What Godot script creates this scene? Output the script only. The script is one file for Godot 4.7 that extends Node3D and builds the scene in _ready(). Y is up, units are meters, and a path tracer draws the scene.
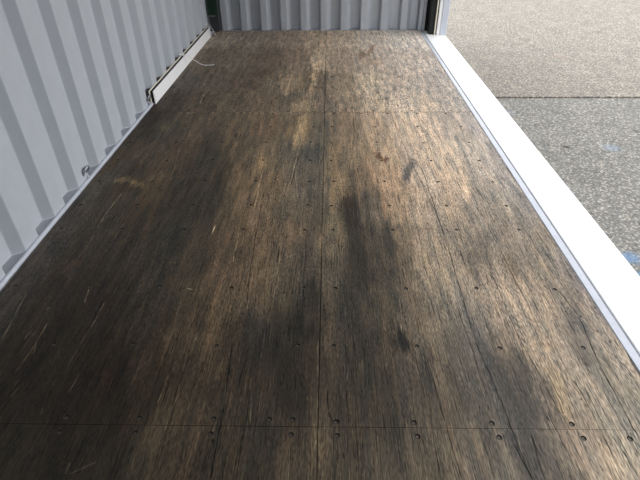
extends Node3D
# Inside a side-opening shipping container: worn plywood floor, corrugated walls, white sill, asphalt yard.
# x to the right, y up, -z towards the far end wall. Floor surface at y = 0.

const LEFT := -1.243      # left edge of the plywood
const RIGHT := 0.974      # right edge of the plywood
const SEAM := -0.026      # joint between the two columns of sheets
const GROUND := -0.18
const WALL_X := -1.262    # inner plane of the left wall
const WALL_Z := -5.6      # inner plane of the far wall
const END_Z := 0.35       # inner plane of the near end

# What the plywood shows, in metres across (x) and away from the viewer (d):
# TONES   [x, d, r, g, b]   weathered veneer colour there, with the wall reflection painted in along the left edge
# STAINS  [x, d, half width, half length, slant, strength, r, g, b]   spills, bare patches, rubbed spots
# MARKS   [width in mm, darker < 0 < lighter, x, d, x, d ...]   cracks and scratches
# <floor data>
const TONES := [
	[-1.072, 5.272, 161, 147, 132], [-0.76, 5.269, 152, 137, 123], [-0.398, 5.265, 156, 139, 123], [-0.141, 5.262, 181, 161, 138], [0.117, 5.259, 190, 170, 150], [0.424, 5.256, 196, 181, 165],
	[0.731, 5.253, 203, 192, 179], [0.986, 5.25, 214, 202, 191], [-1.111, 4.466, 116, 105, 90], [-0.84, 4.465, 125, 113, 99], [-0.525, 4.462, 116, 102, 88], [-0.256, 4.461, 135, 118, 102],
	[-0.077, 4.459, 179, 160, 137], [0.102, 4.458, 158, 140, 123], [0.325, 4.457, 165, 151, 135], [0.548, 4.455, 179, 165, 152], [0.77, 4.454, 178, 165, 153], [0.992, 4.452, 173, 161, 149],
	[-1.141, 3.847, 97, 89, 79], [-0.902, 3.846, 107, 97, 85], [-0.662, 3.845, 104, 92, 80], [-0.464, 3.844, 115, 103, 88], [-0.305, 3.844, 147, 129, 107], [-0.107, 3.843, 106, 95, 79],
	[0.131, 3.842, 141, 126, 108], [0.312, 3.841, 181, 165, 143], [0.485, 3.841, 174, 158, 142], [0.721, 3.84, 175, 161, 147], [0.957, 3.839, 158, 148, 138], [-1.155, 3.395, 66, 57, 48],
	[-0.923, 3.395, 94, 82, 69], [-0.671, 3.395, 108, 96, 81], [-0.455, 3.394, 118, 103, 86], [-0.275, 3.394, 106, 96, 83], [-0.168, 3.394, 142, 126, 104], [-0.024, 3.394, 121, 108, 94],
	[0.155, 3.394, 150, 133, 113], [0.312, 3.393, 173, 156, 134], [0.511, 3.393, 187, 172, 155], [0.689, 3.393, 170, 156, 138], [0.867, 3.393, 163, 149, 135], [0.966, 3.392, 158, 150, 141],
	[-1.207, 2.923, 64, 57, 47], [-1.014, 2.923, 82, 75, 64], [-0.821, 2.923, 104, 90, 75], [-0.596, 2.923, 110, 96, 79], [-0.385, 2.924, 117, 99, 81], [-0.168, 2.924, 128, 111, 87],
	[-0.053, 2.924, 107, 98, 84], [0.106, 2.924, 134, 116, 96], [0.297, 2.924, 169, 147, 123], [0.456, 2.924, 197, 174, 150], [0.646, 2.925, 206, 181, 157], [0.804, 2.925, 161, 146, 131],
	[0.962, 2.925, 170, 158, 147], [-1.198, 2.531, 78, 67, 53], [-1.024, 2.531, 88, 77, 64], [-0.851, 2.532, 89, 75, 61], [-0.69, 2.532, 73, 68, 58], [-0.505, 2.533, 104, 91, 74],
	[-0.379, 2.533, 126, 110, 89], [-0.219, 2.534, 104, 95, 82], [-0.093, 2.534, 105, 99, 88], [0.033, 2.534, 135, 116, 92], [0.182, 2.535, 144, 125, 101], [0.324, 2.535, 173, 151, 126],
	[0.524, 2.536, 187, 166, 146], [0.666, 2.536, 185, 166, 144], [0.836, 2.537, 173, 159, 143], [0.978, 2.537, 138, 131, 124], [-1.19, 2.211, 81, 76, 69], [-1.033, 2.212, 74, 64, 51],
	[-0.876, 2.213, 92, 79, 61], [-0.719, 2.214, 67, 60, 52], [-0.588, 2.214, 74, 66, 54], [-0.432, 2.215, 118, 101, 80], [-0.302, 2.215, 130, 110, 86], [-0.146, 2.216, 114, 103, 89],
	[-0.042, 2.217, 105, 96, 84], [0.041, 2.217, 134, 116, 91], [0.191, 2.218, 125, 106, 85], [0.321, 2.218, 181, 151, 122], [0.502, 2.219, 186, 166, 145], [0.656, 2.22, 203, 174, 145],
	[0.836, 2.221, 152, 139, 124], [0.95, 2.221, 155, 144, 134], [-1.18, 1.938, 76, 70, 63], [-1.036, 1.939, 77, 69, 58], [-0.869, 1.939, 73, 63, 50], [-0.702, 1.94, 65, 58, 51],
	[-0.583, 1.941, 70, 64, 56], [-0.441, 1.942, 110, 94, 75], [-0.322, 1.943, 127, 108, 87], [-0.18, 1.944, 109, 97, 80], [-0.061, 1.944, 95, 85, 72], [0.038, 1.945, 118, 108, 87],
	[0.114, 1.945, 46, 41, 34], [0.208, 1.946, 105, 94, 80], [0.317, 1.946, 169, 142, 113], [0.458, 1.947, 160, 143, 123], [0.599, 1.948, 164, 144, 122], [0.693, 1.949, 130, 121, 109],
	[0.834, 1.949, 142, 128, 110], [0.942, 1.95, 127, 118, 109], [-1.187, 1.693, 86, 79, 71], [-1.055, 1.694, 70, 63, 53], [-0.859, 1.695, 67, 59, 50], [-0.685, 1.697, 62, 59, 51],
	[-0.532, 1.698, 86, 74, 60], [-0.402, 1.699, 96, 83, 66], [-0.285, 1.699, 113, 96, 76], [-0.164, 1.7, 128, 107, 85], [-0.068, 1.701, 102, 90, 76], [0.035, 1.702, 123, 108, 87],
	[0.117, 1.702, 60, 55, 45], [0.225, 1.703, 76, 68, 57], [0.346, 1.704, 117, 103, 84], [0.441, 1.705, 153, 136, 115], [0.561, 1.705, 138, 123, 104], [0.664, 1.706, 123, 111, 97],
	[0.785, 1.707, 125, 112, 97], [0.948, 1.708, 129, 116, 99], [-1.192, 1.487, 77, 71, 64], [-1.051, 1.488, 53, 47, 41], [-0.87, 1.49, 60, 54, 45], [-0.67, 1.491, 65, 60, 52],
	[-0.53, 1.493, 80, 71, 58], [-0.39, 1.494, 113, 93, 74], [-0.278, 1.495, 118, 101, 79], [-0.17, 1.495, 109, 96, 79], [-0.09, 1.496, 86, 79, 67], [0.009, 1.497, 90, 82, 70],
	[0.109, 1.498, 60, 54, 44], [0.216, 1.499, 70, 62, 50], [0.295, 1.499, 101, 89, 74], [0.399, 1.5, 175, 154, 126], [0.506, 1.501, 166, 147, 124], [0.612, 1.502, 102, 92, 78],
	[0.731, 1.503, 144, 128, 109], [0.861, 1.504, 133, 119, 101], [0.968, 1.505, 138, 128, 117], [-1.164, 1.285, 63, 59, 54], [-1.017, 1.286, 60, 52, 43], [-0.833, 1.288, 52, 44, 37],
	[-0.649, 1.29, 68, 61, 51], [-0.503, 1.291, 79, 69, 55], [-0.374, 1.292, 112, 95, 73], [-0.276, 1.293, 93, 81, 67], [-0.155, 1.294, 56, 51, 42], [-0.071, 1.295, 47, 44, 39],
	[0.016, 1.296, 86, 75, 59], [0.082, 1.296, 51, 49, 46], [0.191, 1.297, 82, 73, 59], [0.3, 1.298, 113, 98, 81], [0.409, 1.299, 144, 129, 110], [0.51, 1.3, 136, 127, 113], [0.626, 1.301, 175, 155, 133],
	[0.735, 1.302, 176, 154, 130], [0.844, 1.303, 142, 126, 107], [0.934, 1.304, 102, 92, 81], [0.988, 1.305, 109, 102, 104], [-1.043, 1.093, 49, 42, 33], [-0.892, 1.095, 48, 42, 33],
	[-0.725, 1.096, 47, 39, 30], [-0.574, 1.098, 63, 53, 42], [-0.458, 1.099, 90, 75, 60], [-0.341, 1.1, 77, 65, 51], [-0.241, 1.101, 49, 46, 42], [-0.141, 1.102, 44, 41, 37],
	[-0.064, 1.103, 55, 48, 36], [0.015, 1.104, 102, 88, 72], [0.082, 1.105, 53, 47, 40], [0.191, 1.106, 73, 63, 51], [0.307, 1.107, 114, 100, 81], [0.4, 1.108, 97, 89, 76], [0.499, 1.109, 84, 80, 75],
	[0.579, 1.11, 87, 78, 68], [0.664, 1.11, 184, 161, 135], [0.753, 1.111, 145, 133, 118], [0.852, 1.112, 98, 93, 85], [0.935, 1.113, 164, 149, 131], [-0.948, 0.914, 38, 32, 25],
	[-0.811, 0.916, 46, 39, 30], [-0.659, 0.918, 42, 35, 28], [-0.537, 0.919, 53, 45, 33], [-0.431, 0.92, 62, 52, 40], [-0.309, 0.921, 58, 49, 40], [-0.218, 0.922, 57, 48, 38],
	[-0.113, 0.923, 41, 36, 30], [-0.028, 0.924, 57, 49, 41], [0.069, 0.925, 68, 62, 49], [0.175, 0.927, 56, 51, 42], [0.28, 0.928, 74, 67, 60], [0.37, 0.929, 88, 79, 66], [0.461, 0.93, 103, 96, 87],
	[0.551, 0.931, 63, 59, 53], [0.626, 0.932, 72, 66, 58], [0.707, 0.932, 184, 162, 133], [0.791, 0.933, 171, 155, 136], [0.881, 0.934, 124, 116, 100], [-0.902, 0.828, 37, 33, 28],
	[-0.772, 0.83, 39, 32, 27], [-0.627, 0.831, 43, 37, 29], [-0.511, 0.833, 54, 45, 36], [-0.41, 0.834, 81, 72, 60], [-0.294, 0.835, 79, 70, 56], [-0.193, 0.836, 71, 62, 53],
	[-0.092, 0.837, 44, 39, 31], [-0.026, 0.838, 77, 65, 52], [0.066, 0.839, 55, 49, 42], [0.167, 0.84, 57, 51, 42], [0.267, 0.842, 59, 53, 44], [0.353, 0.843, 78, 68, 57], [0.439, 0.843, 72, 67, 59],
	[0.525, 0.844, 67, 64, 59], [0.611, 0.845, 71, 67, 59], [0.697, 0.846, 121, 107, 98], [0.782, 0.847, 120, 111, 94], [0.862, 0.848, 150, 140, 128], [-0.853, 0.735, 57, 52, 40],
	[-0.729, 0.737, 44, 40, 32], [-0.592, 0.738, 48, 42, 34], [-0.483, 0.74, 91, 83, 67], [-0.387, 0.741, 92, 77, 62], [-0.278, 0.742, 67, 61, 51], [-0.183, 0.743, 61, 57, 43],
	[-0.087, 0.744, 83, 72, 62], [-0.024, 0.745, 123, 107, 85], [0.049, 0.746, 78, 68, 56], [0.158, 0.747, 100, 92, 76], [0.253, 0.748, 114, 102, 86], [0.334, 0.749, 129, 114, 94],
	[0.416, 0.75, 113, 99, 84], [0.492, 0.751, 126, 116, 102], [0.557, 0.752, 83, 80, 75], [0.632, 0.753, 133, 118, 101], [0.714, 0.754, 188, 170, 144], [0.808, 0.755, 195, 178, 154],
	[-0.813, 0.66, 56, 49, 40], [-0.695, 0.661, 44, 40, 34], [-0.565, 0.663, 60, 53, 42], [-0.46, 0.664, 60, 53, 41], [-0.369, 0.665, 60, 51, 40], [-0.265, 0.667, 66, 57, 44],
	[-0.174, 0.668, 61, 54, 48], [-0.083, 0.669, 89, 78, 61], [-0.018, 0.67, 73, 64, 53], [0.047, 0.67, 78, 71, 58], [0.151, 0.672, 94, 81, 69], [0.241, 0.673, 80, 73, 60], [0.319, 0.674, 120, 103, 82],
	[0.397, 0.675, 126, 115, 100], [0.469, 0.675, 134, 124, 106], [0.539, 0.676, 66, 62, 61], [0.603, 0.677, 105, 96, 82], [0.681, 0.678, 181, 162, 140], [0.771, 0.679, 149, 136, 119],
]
const STAINS := [
	[-0.88, 3.195, 0.179, 0.015, -0.217, 0.5, 146, 133, 108], [-0.413, 3.195, 0.247, 0.015, -0.103, 0.6, 161, 142, 118], [0.045, 3.194, 0.068, 0.015, 0.01, 0.5, 161, 142, 118],
	[0.428, 2.329, 0.027, 0.16, 0.265, 0.85, 90, 85, 80], [0.104, 1.928, 0.028, 0.211, -0.01, 0.5, 38, 32, 25], [0.133, 1.576, 0.053, 0.23, 0.015, 0.35, 47, 44, 37], [0.25, 1.124, 0.033, 0.053, 0.059, 1, 34, 31, 26],
	[0.253, 1.631, 0.067, 0.183, 0.029, 0.35, 57, 51, 42], [-0.559, 1.986, 0.063, 0.392, -0.109, 0.15, 54, 50, 44], [-0.688, 2.443, 0.045, 0.273, -0.126, 0.2, 62, 56, 48], [-0.099, 2.56, 0.081, 0.119, -0.031, 0.55, 77, 75, 69],
	[-0.159, 2.27, 0.074, 0.122, -0.052, 0.3, 82, 76, 66], [0.656, 1.706, 0.06, 0.059, 0.251, 0.45, 97, 89, 78], [0.628, 1.579, 0.053, 0.04, 0.253, 0.45, 95, 87, 77], [0.662, 1.914, 0.032, 0.112, 0.152, 0.4, 115, 103, 90],
	[0.737, 1.534, 0.02, 0.142, 0.105, 0.5, 90, 76, 60], [0.52, 1.234, 0.049, 0.149, 0.006, 0.35, 96, 90, 83], [0.578, 0.998, 0.056, 0.196, -0.048, 0.3, 73, 70, 64], [0.614, 0.855, 0.046, 0.046, 0.041, 0.35, 79, 74, 69],
	[0.539, 0.715, 0.029, 0.073, 0.08, 0.6, 71, 68, 61], [0.861, 1.189, 0.034, 0.113, 0.263, 0.55, 92, 85, 78], [-0.084, 1.18, 0.052, 0.043, -0.044, 0.55, 36, 33, 28], [-0.122, 1.015, 0.057, 0.08, -0.028, 0.4, 42, 38, 32],
	[-0.261, 1.207, 0.028, 0.078, -0.083, 0.4, 54, 52, 48], [-0.284, 1.123, 0.04, 0.036, -0.051, 0.35, 53, 50, 44], [0.063, 1.26, 0.029, 0.153, 0.026, 0.35, 48, 46, 42], [-0.727, 0.935, 0.043, 0.067, -0.265, 0.3, 40, 37, 30],
	[0.318, 0.973, 0.022, 0.114, 0.128, 0.4, 59, 52, 45], [-0.444, 1.191, 0.049, 0.048, -0.071, 0.3, 55, 50, 41], [0.291, 1.795, 0.04, 0.032, 0.107, 0.5, 85, 75, 63], [0.298, 1.66, 0.034, 0.029, 0.115, 0.5, 73, 66, 55],
	[0.302, 1.551, 0.028, 0.033, 0.122, 0.4, 80, 70, 58], [0.201, 1.843, 0.032, 0.066, 0.071, 0.4, 86, 78, 66], [1.022, 4.615, 0.082, 0.201, 0.094, 0.3, 148, 138, 129], [0.847, 3.839, 0.039, 0.247, 0.051, 0.4, 137, 128, 120],
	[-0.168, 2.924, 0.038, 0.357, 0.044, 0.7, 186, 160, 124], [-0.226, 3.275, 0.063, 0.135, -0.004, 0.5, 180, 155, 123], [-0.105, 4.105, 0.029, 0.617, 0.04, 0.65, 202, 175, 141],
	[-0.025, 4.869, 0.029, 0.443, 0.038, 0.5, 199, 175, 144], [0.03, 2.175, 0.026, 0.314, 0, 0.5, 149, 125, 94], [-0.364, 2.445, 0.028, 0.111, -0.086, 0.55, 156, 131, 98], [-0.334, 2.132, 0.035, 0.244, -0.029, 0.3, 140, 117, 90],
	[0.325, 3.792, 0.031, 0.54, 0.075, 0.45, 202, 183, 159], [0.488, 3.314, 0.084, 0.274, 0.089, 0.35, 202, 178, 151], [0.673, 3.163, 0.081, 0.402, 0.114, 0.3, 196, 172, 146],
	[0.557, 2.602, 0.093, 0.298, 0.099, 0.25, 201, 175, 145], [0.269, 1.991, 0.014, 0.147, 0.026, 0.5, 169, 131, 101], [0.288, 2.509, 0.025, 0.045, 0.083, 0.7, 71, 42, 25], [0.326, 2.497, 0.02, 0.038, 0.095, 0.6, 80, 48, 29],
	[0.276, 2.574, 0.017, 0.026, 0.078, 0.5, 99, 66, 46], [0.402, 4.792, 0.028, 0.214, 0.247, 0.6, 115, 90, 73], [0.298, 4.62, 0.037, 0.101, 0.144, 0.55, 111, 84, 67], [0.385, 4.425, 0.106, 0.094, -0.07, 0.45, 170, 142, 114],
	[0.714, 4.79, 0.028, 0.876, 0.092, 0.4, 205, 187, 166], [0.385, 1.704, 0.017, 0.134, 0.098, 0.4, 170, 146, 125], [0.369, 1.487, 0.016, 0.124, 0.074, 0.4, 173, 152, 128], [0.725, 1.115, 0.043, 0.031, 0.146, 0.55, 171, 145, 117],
	[0.698, 0.925, 0.027, 0.108, 0.107, 0.55, 167, 143, 111], [0.79, 0.734, 0.053, 0.057, 0.161, 0.3, 185, 166, 141], [-1.072, 2.234, 0.063, 0.038, -0.346, 0.42, 168, 143, 104],
	[-0.984, 2.191, 0.036, 0.042, -0.446, 0.42, 179, 148, 104], [-0.912, 2.267, 0.053, 0.055, -0.148, 0.4, 123, 101, 77], [-0.479, 0.755, 0.025, 0.066, -0.129, 0.4, 109, 92, 72],
	[-0.025, 0.76, 0.025, 0.042, -0.019, 0.45, 121, 103, 79], [0.406, 0.765, 0.014, 0.078, 0.102, 0.4, 137, 120, 97], [0.256, 1.232, 0.014, 0.049, 0.118, 0.4, 139, 120, 99], [0.199, 1.221, 0.011, 0.029, 0.092, 0.4, 123, 105, 86],
	[-0.311, 1.507, 0.04, 0.064, -0.038, 0.35, 130, 111, 86], [-0.434, 1.684, 0.017, 0.103, -0.088, 0.4, 126, 98, 74], [-0.533, 1.157, 0.028, 0.046, -0.116, 0.4, 98, 83, 64],
	[-0.362, 1.374, 0.038, 0.08, -0.068, 0.3, 119, 101, 79], [0.889, 2.118, 0.025, 0.301, 0.194, 0.35, 174, 161, 147], [0.888, 2.412, 0.022, 0.241, 0.177, 0.35, 184, 172, 156],
	[0.828, 1.707, 0.026, 0.148, 0.173, 0.3, 159, 145, 129], [0.956, 1.331, 0.018, 0.075, 0.236, 0.45, 160, 146, 129], [0.766, 2.893, 0.025, 0.221, 0.145, 0.3, 183, 172, 155],
	[0.763, 3.007, 0.019, 0.134, 0.267, 0.4, 131, 122, 114], [-0.641, 3.436, 0.102, 0.083, -0.15, 0.3, 84, 74, 62], [-0.551, 4.052, 0.083, 0.136, -0.021, 0.4, 76, 63, 51], [-0.597, 3.771, 0.078, 0.096, -0.13, 0.35, 76, 64, 53],
	[-1.015, 3.478, 0.059, 0.064, -0.234, 0.35, 125, 104, 77], [-1.005, 3.092, 0.04, 0.088, -0.255, 0.35, 130, 111, 83], [-1.039, 2.923, 0.051, 0.048, -0.275, 0.3, 126, 109, 83],
	[-1.031, 1.489, 0.032, 0.088, -0.301, 0.3, 106, 89, 70], [-1.013, 1.54, 0.016, 0.026, -0.421, 0.4, 104, 65, 46], [-0.695, 0.973, 0.025, 0.031, -0.378, 0.3, 62, 43, 30], [-0.986, 0.944, 0.012, 0.037, -0.377, 0.3, 79, 61, 42],
]
const MARKS := [
	[2, -0.6, 0.425, 3.181, 0.437, 2.815, 0.49, 2.087, 0.507, 1.904], [3, -0.75, 0.509, 2.472, 0.507, 1.669, 0.495, 1.131, 0.511, 0.895, 0.52, 0.723, 0.524, 0.655], [3.2, -0.7, 0.864, 1.396, 0.887, 1.253, 0.864, 1.029, 0.858, 0.875, 0.856, 0.77],
	[2.4, -0.6, -0.324, 2.132, -0.316, 1.776, -0.31, 1.526, -0.298, 1.32], [2, -0.5, -0.188, 1.678, -0.194, 1.495, -0.209, 1.32], [2, 0.25, -0.198, 1.405, -0.204, 1.268, -0.218, 1.102],
	[3.6, -0.75, -0.316, 1.109, -0.31, 0.977, -0.303, 0.835, -0.299, 0.693, -0.3, 0.645], [3, -0.6, -0.481, 0.995, -0.487, 0.938, -0.489, 0.856], [2.5, -0.6, -0.451, 0.991, -0.457, 0.938, -0.456, 0.867],
	[3, -0.75, -0.001, 0.925, 0.005, 0.848, 0.017, 0.81], [3, -0.6, -0.147, 2.6, -0.177, 2.409, -0.19, 2.184], [2.5, -0.45, 0.166, 3.314, 0.165, 2.815, 0.139, 2.601], [2, -0.5, 0.628, 3.313, 0.629, 3.057, 0.637, 2.8],
	[2, -0.4, 0.5, 3.237, 0.507, 2.973], [3, -0.7, 0.563, 0.779, 0.556, 0.682, 0.557, 0.656], [2, -0.5, 0.786, 0.781, 0.799, 0.659], [2.5, -0.5, 0.642, 1.178, 0.663, 0.95, 0.674, 0.817],
	[2.4, -0.55, 0.323, 1.004, 0.335, 0.81, 0.345, 0.653], [3, -0.7, 0.508, 0.751, 0.515, 0.714, 0.524, 0.655], [2.2, -0.45, -0.228, 3.893, -0.242, 3.092], [2, -0.5, 0.714, 2.137, 0.721, 1.635, 0.728, 1.302],
	[2.6, -0.5, 0.922, 1.784, 0.918, 1.582, 0.897, 1.443], [2, -0.4, -0.472, 1.318, -0.474, 1.099], [2, -0.45, -0.264, 1.101, -0.259, 0.886, -0.267, 0.806], [2, -0.4, -0.567, 0.784, -0.557, 0.642],
	[2, -0.45, -0.454, 0.785, -0.454, 0.643], [2, -0.4, -0.671, 0.783, -0.666, 0.667], [2.4, -0.5, -0.686, 0.91, -0.688, 0.854, -0.69, 0.802], [2, -0.4, -0.81, 1.074, -0.804, 0.984, -0.791, 0.898],
	[2.4, -0.5, -0.827, 1.14, -0.83, 1.262, -0.825, 1.326], [2, -0.45, 0.06, 1.172, 0.058, 0.962, 0.059, 0.81], [2, -0.4, 0.153, 1.173, 0.144, 0.811], [2.2, -0.45, 0.267, 1.325, 0.281, 1.107, 0.29, 0.892],
	[2, -0.4, 0.469, 1.326, 0.473, 1.109, 0.478, 0.86], [2, -0.4, 0.73, 1.822, 0.723, 1.503, 0.728, 1.179], [2, -0.45, -0.398, 2.599, -0.385, 2.215, -0.395, 1.987], [2, -0.4, -0.097, 1.777, -0.091, 1.405, -0.094, 1.171],
	[3, 0.55, -1.035, 2.099, -1.044, 1.895, -1.036, 1.779], [3, 0.3, -1.036, 1.779, -1.027, 1.657, -1.032, 1.567], [2.2, 0.5, -1.135, 1.351, -1.116, 1.224, -1.099, 1.115], [2.4, 0.5, -0.82, 1.304, -0.821, 1.212, -0.822, 1.178],
	[2, 0.3, -0.822, 1.178, -0.825, 1.095, -0.83, 0.972], [2.2, 0.45, -0.981, 1.196, -0.978, 1.064, -0.982, 0.978], [2, 0.5, -1.02, 1.162, -1.027, 1.12], [3, 0.6, -0.909, 1.375, -0.896, 1.298],
	[2, 0.6, -1.015, 1.276, -1.019, 1.26], [2, 0.5, -0.832, 0.852, -0.83, 0.829], [2, 0.4, -0.937, 0.952, -0.948, 0.886], [2, 0.4, -0.979, 1.107, -0.962, 1.051], [2, 0.45, -0.778, 0.984, -0.782, 0.905],
	[2, 0.35, -0.874, 2.625, -0.833, 2.29, -0.829, 2.235], [3, 0.4, -0.375, 3.092, -0.378, 2.86], [2.4, 0.4, -0.43, 3.04, -0.426, 2.784], [4, 0.35, -1.038, 5.445, -1.052, 4.99, -1.04, 4.664],
	[5, 0.55, -0.932, 3.609, -0.925, 3.436, -0.915, 3.355], [4, 0.5, -0.566, 3.586, -0.559, 3.478], [4, 0.45, -0.558, 3.415, -0.555, 3.334], [5, 0.35, -0.3, 4.161, -0.319, 3.498],
	[4, 0.3, -0.457, 3.946, -0.446, 3.52], [3, 0.55, -0.513, 1.822, -0.511, 1.743], [2, 0.4, -0.498, 0.975, -0.499, 0.912, -0.499, 0.87], [2, 0.4, -0.451, 0.938, -0.45, 0.877],
	[2, 0.35, -0.31, 0.958, -0.306, 0.852], [3, 0.45, -0.166, 4.46, -0.075, 4.336], [3, 0.5, -0.175, 2.573, -0.196, 2.184], [2, 0.4, -0.192, 2.47, -0.147, 2.035], [3, 0.5, -0.356, 2.326, -0.35, 1.943],
	[2.5, 0.4, -0.394, 1.759, -0.386, 1.545], [2, 0.35, -0.198, 1.7, -0.198, 1.405], [2, 0.5, -0.609, 0.69, -0.667, 0.656], [2, 0.45, -0.68, 0.686, -0.678, 0.654], [1.6, 0.15, -1.222, 1.693, -0.981, 1.672],
	[2, 0.1, -0.725, 1.542, -0.429, 1.532], [2, 0.1, -0.111, 1.502, 0.009, 1.497], [3, -0.35, 0.366, 1.788, 0.499, 1.789, 0.551, 1.781], [2.4, 0.35, -0.218, 0.807, -0.225, 0.904],
	[2, 0.4, -0.032, 1.126, -0.029, 0.961, -0.026, 0.809], [3, 0.4, -0.037, 0.809, -0.03, 0.745], [5, -0.8, 0.849, 1.272, 0.848, 1.266], [5, -0.8, 0.868, 1.293, 0.867, 1.287],
	[5, -0.8, 0.808, 1.247, 0.806, 1.241], [5, -0.8, 0.786, 1.227, 0.785, 1.221], [5, -0.8, 0.831, 1.198, 0.829, 1.193], [5, -0.8, 0.896, 1.248, 0.894, 1.242], [5, -0.8, 0.892, 1.223, 0.891, 1.217],
	[5, -0.8, 0.909, 1.314, 0.907, 1.308], [5, -0.8, 0.859, 1.218, 0.858, 1.212], [5, -0.8, 0.973, 1.209, 0.971, 1.204], [5, -0.8, 0.943, 1.131, 0.941, 1.125], [5, -0.8, 0.963, 1.331, 0.961, 1.324],
	[5, -0.8, 0.681, 0.856, 0.68, 0.852], [5, -0.8, 0.827, 1.408, 0.825, 1.401], [5, -0.8, 0.92, 1.176, 0.918, 1.17],
]
# </floor data>

var M := {}
var rng := RandomNumberGenerator.new()

# ---------------------------------------------------------------- helpers
func new_st() -> SurfaceTool:
	var st := SurfaceTool.new()
	st.begin(Mesh.PRIMITIVE_TRIANGLES)
	st.set_smooth_group(-1)
	return st

func quad(st: SurfaceTool, a: Vector3, b: Vector3, c: Vector3, d: Vector3, ua = Vector2.ZERO, ub = Vector2.ZERO, uc = Vector2.ZERO, ud = Vector2.ZERO) -> void:
	# a, b, c, d run clockwise seen from the front
	for p in [[a, ua], [b, ub], [c, uc], [a, ua], [c, uc], [d, ud]]:
		st.set_uv(p[1]); st.add_vertex(p[0])

func tri(st: SurfaceTool, a: Vector3, b: Vector3, c: Vector3) -> void:
	for p in [a, b, c]:
		st.set_uv(Vector2(p.x, p.z)); st.add_vertex(p)

func facing(st: SurfaceTool, pts: Array, out: Vector3) -> void:
	# a convex polygon, turned so that it faces along out
	var n: Vector3 = (pts[1] - pts[0]).cross(pts[2] - pts[0])
	if n.dot(out) > 0.0:
		pts.reverse()
	for i in range(1, pts.size() - 1):
		tri(st, pts[0], pts[i], pts[i + 1])

func bevel_box(st: SurfaceTool, lo: Vector3, hi: Vector3, b: float) -> void:
	var c := (lo + hi) * 0.5
	var h := (hi - lo) * 0.5
	b = minf(b, minf(h.x, minf(h.y, h.z)) * 0.9)
	var v := func(s: Vector3, axis: int) -> Vector3:
		var q := Vector3(s.x * (h.x - b), s.y * (h.y - b), s.z * (h.z - b))
		q[axis] = s[axis] * h[axis]
		return c + q
	for axis in 3:
		var u := (axis + 1) % 3
		var w := (axis + 2) % 3
		for s in [-1.0, 1.0]:
			var pts := []
			for k in [[-1, -1], [1, -1], [1, 1], [-1, 1]]:
				var sg := Vector3.ZERO
				sg[axis] = s; sg[u] = k[0]; sg[w] = k[1]
				pts.append(v.call(sg, axis))
			var o := Vector3.ZERO
			o[axis] = s
			facing(st, pts, o)
		for s in [-1.0, 1.0]:
			for t in [-1.0, 1.0]:
				var e0 := Vector3.ZERO
				e0[u] = s; e0[w] = t; e0[axis] = -1
				var e1 := e0
				e1[axis] = 1
				var o := Vector3.ZERO
				o[u] = s; o[w] = t
				facing(st, [v.call(e0, u), v.call(e1, u), v.call(e1, w), v.call(e0, w)], o)
	for x in [-1.0, 1.0]:
		for y in [-1.0, 1.0]:
			for z in [-1.0, 1.0]:
				var s := Vector3(x, y, z)
				facing(st, [v.call(s, 0), v.call(s, 1), v.call(s, 2)], s)

func tube(st: SurfaceTool, path: PackedVector3Array, rx: float, ry: float, sides := 8, closed := false) -> void:
	# a swept oval; rx lies sideways, ry along the up vector of the sweep
	var n := path.size()
	var rings := []
	for i in n:
		var a := path[(i - 1 + n) % n] if (closed or i > 0) else path[i]
		var b := path[(i + 1) % n] if (closed or i < n - 1) else path[i]
		var t := (b - a).normalized()
		var up := Vector3.UP if absf(t.y) < 0.95 else Vector3.RIGHT
		var side := t.cross(up).normalized()
		up = side.cross(t)
		var ring := []
		for k in sides:
			var f := TAU * k / sides
			ring.append(path[i] + side * cos(f) * rx + up * sin(f) * ry)
		rings.append(ring)
	for i in (n if closed else n - 1):
		var p: Array = rings[i]
		var q: Array = rings[(i + 1) % n]
		var mid: Vector3 = (path[i] + path[(i + 1) % n]) * 0.5
		for k in sides:
			var l := (k + 1) % sides
			var pts := [p[k], q[k], q[l], p[l]]
			facing(st, pts, (p[k] + q[l]) * 0.5 - mid)
	if not closed:
		facing(st, rings[0].duplicate(), path[0] - path[1])
		facing(st, rings[n - 1].duplicate(), path[n - 1] - path[n - 2])

func smooth_path(pts: Array, steps := 8) -> PackedVector3Array:
	var out := PackedVector3Array()
	for i in pts.size() - 1:
		var p0: Vector3 = pts[maxi(i - 1, 0)]
		var p1: Vector3 = pts[i]
		var p2: Vector3 = pts[i + 1]
		var p3: Vector3 = pts[mini(i + 2, pts.size() - 1)]
		for k in steps:
			out.append(p1.cubic_interpolate(p2, p0, p3, float(k) / steps))
	out.append(pts[-1])
	return out

func commit(called: String, st: SurfaceTool, m: Material, parent: Node = self, smooth := false) -> MeshInstance3D:
	if smooth:
		st.index()
	st.generate_normals()
	var o := MeshInstance3D.new()
	o.name = called
	o.mesh = st.commit()
	o.material_override = m
	o.cast_shadow = GeometryInstance3D.SHADOW_CASTING_SETTING_ON
	parent.add_child(o, true)
	return o

func structure(called: String, label: String, category: String) -> Node3D:
	var o := Node3D.new()
	o.name = called
	o.set_meta("kind", "structure")
	o.set_meta("label", label)
	o.set_meta("category", category)
	add_child(o, true)
	return o

func thing(called: String, label: String, category: String, at := Vector3.ZERO, group := "") -> Node3D:
	var o := Node3D.new()
	o.name = called
	o.position = at
	o.set_meta("label", label)
	o.set_meta("category", category)
	if group:
		o.set_meta("group", group)
	add_child(o, true)
	return o

func box_part(called: String, lo: Vector3, hi: Vector3, b: float, m: Material, parent: Node) -> MeshInstance3D:
	var st := new_st()
	bevel_box(st, lo, hi, b)
	return commit(called, st, m, parent)

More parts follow.
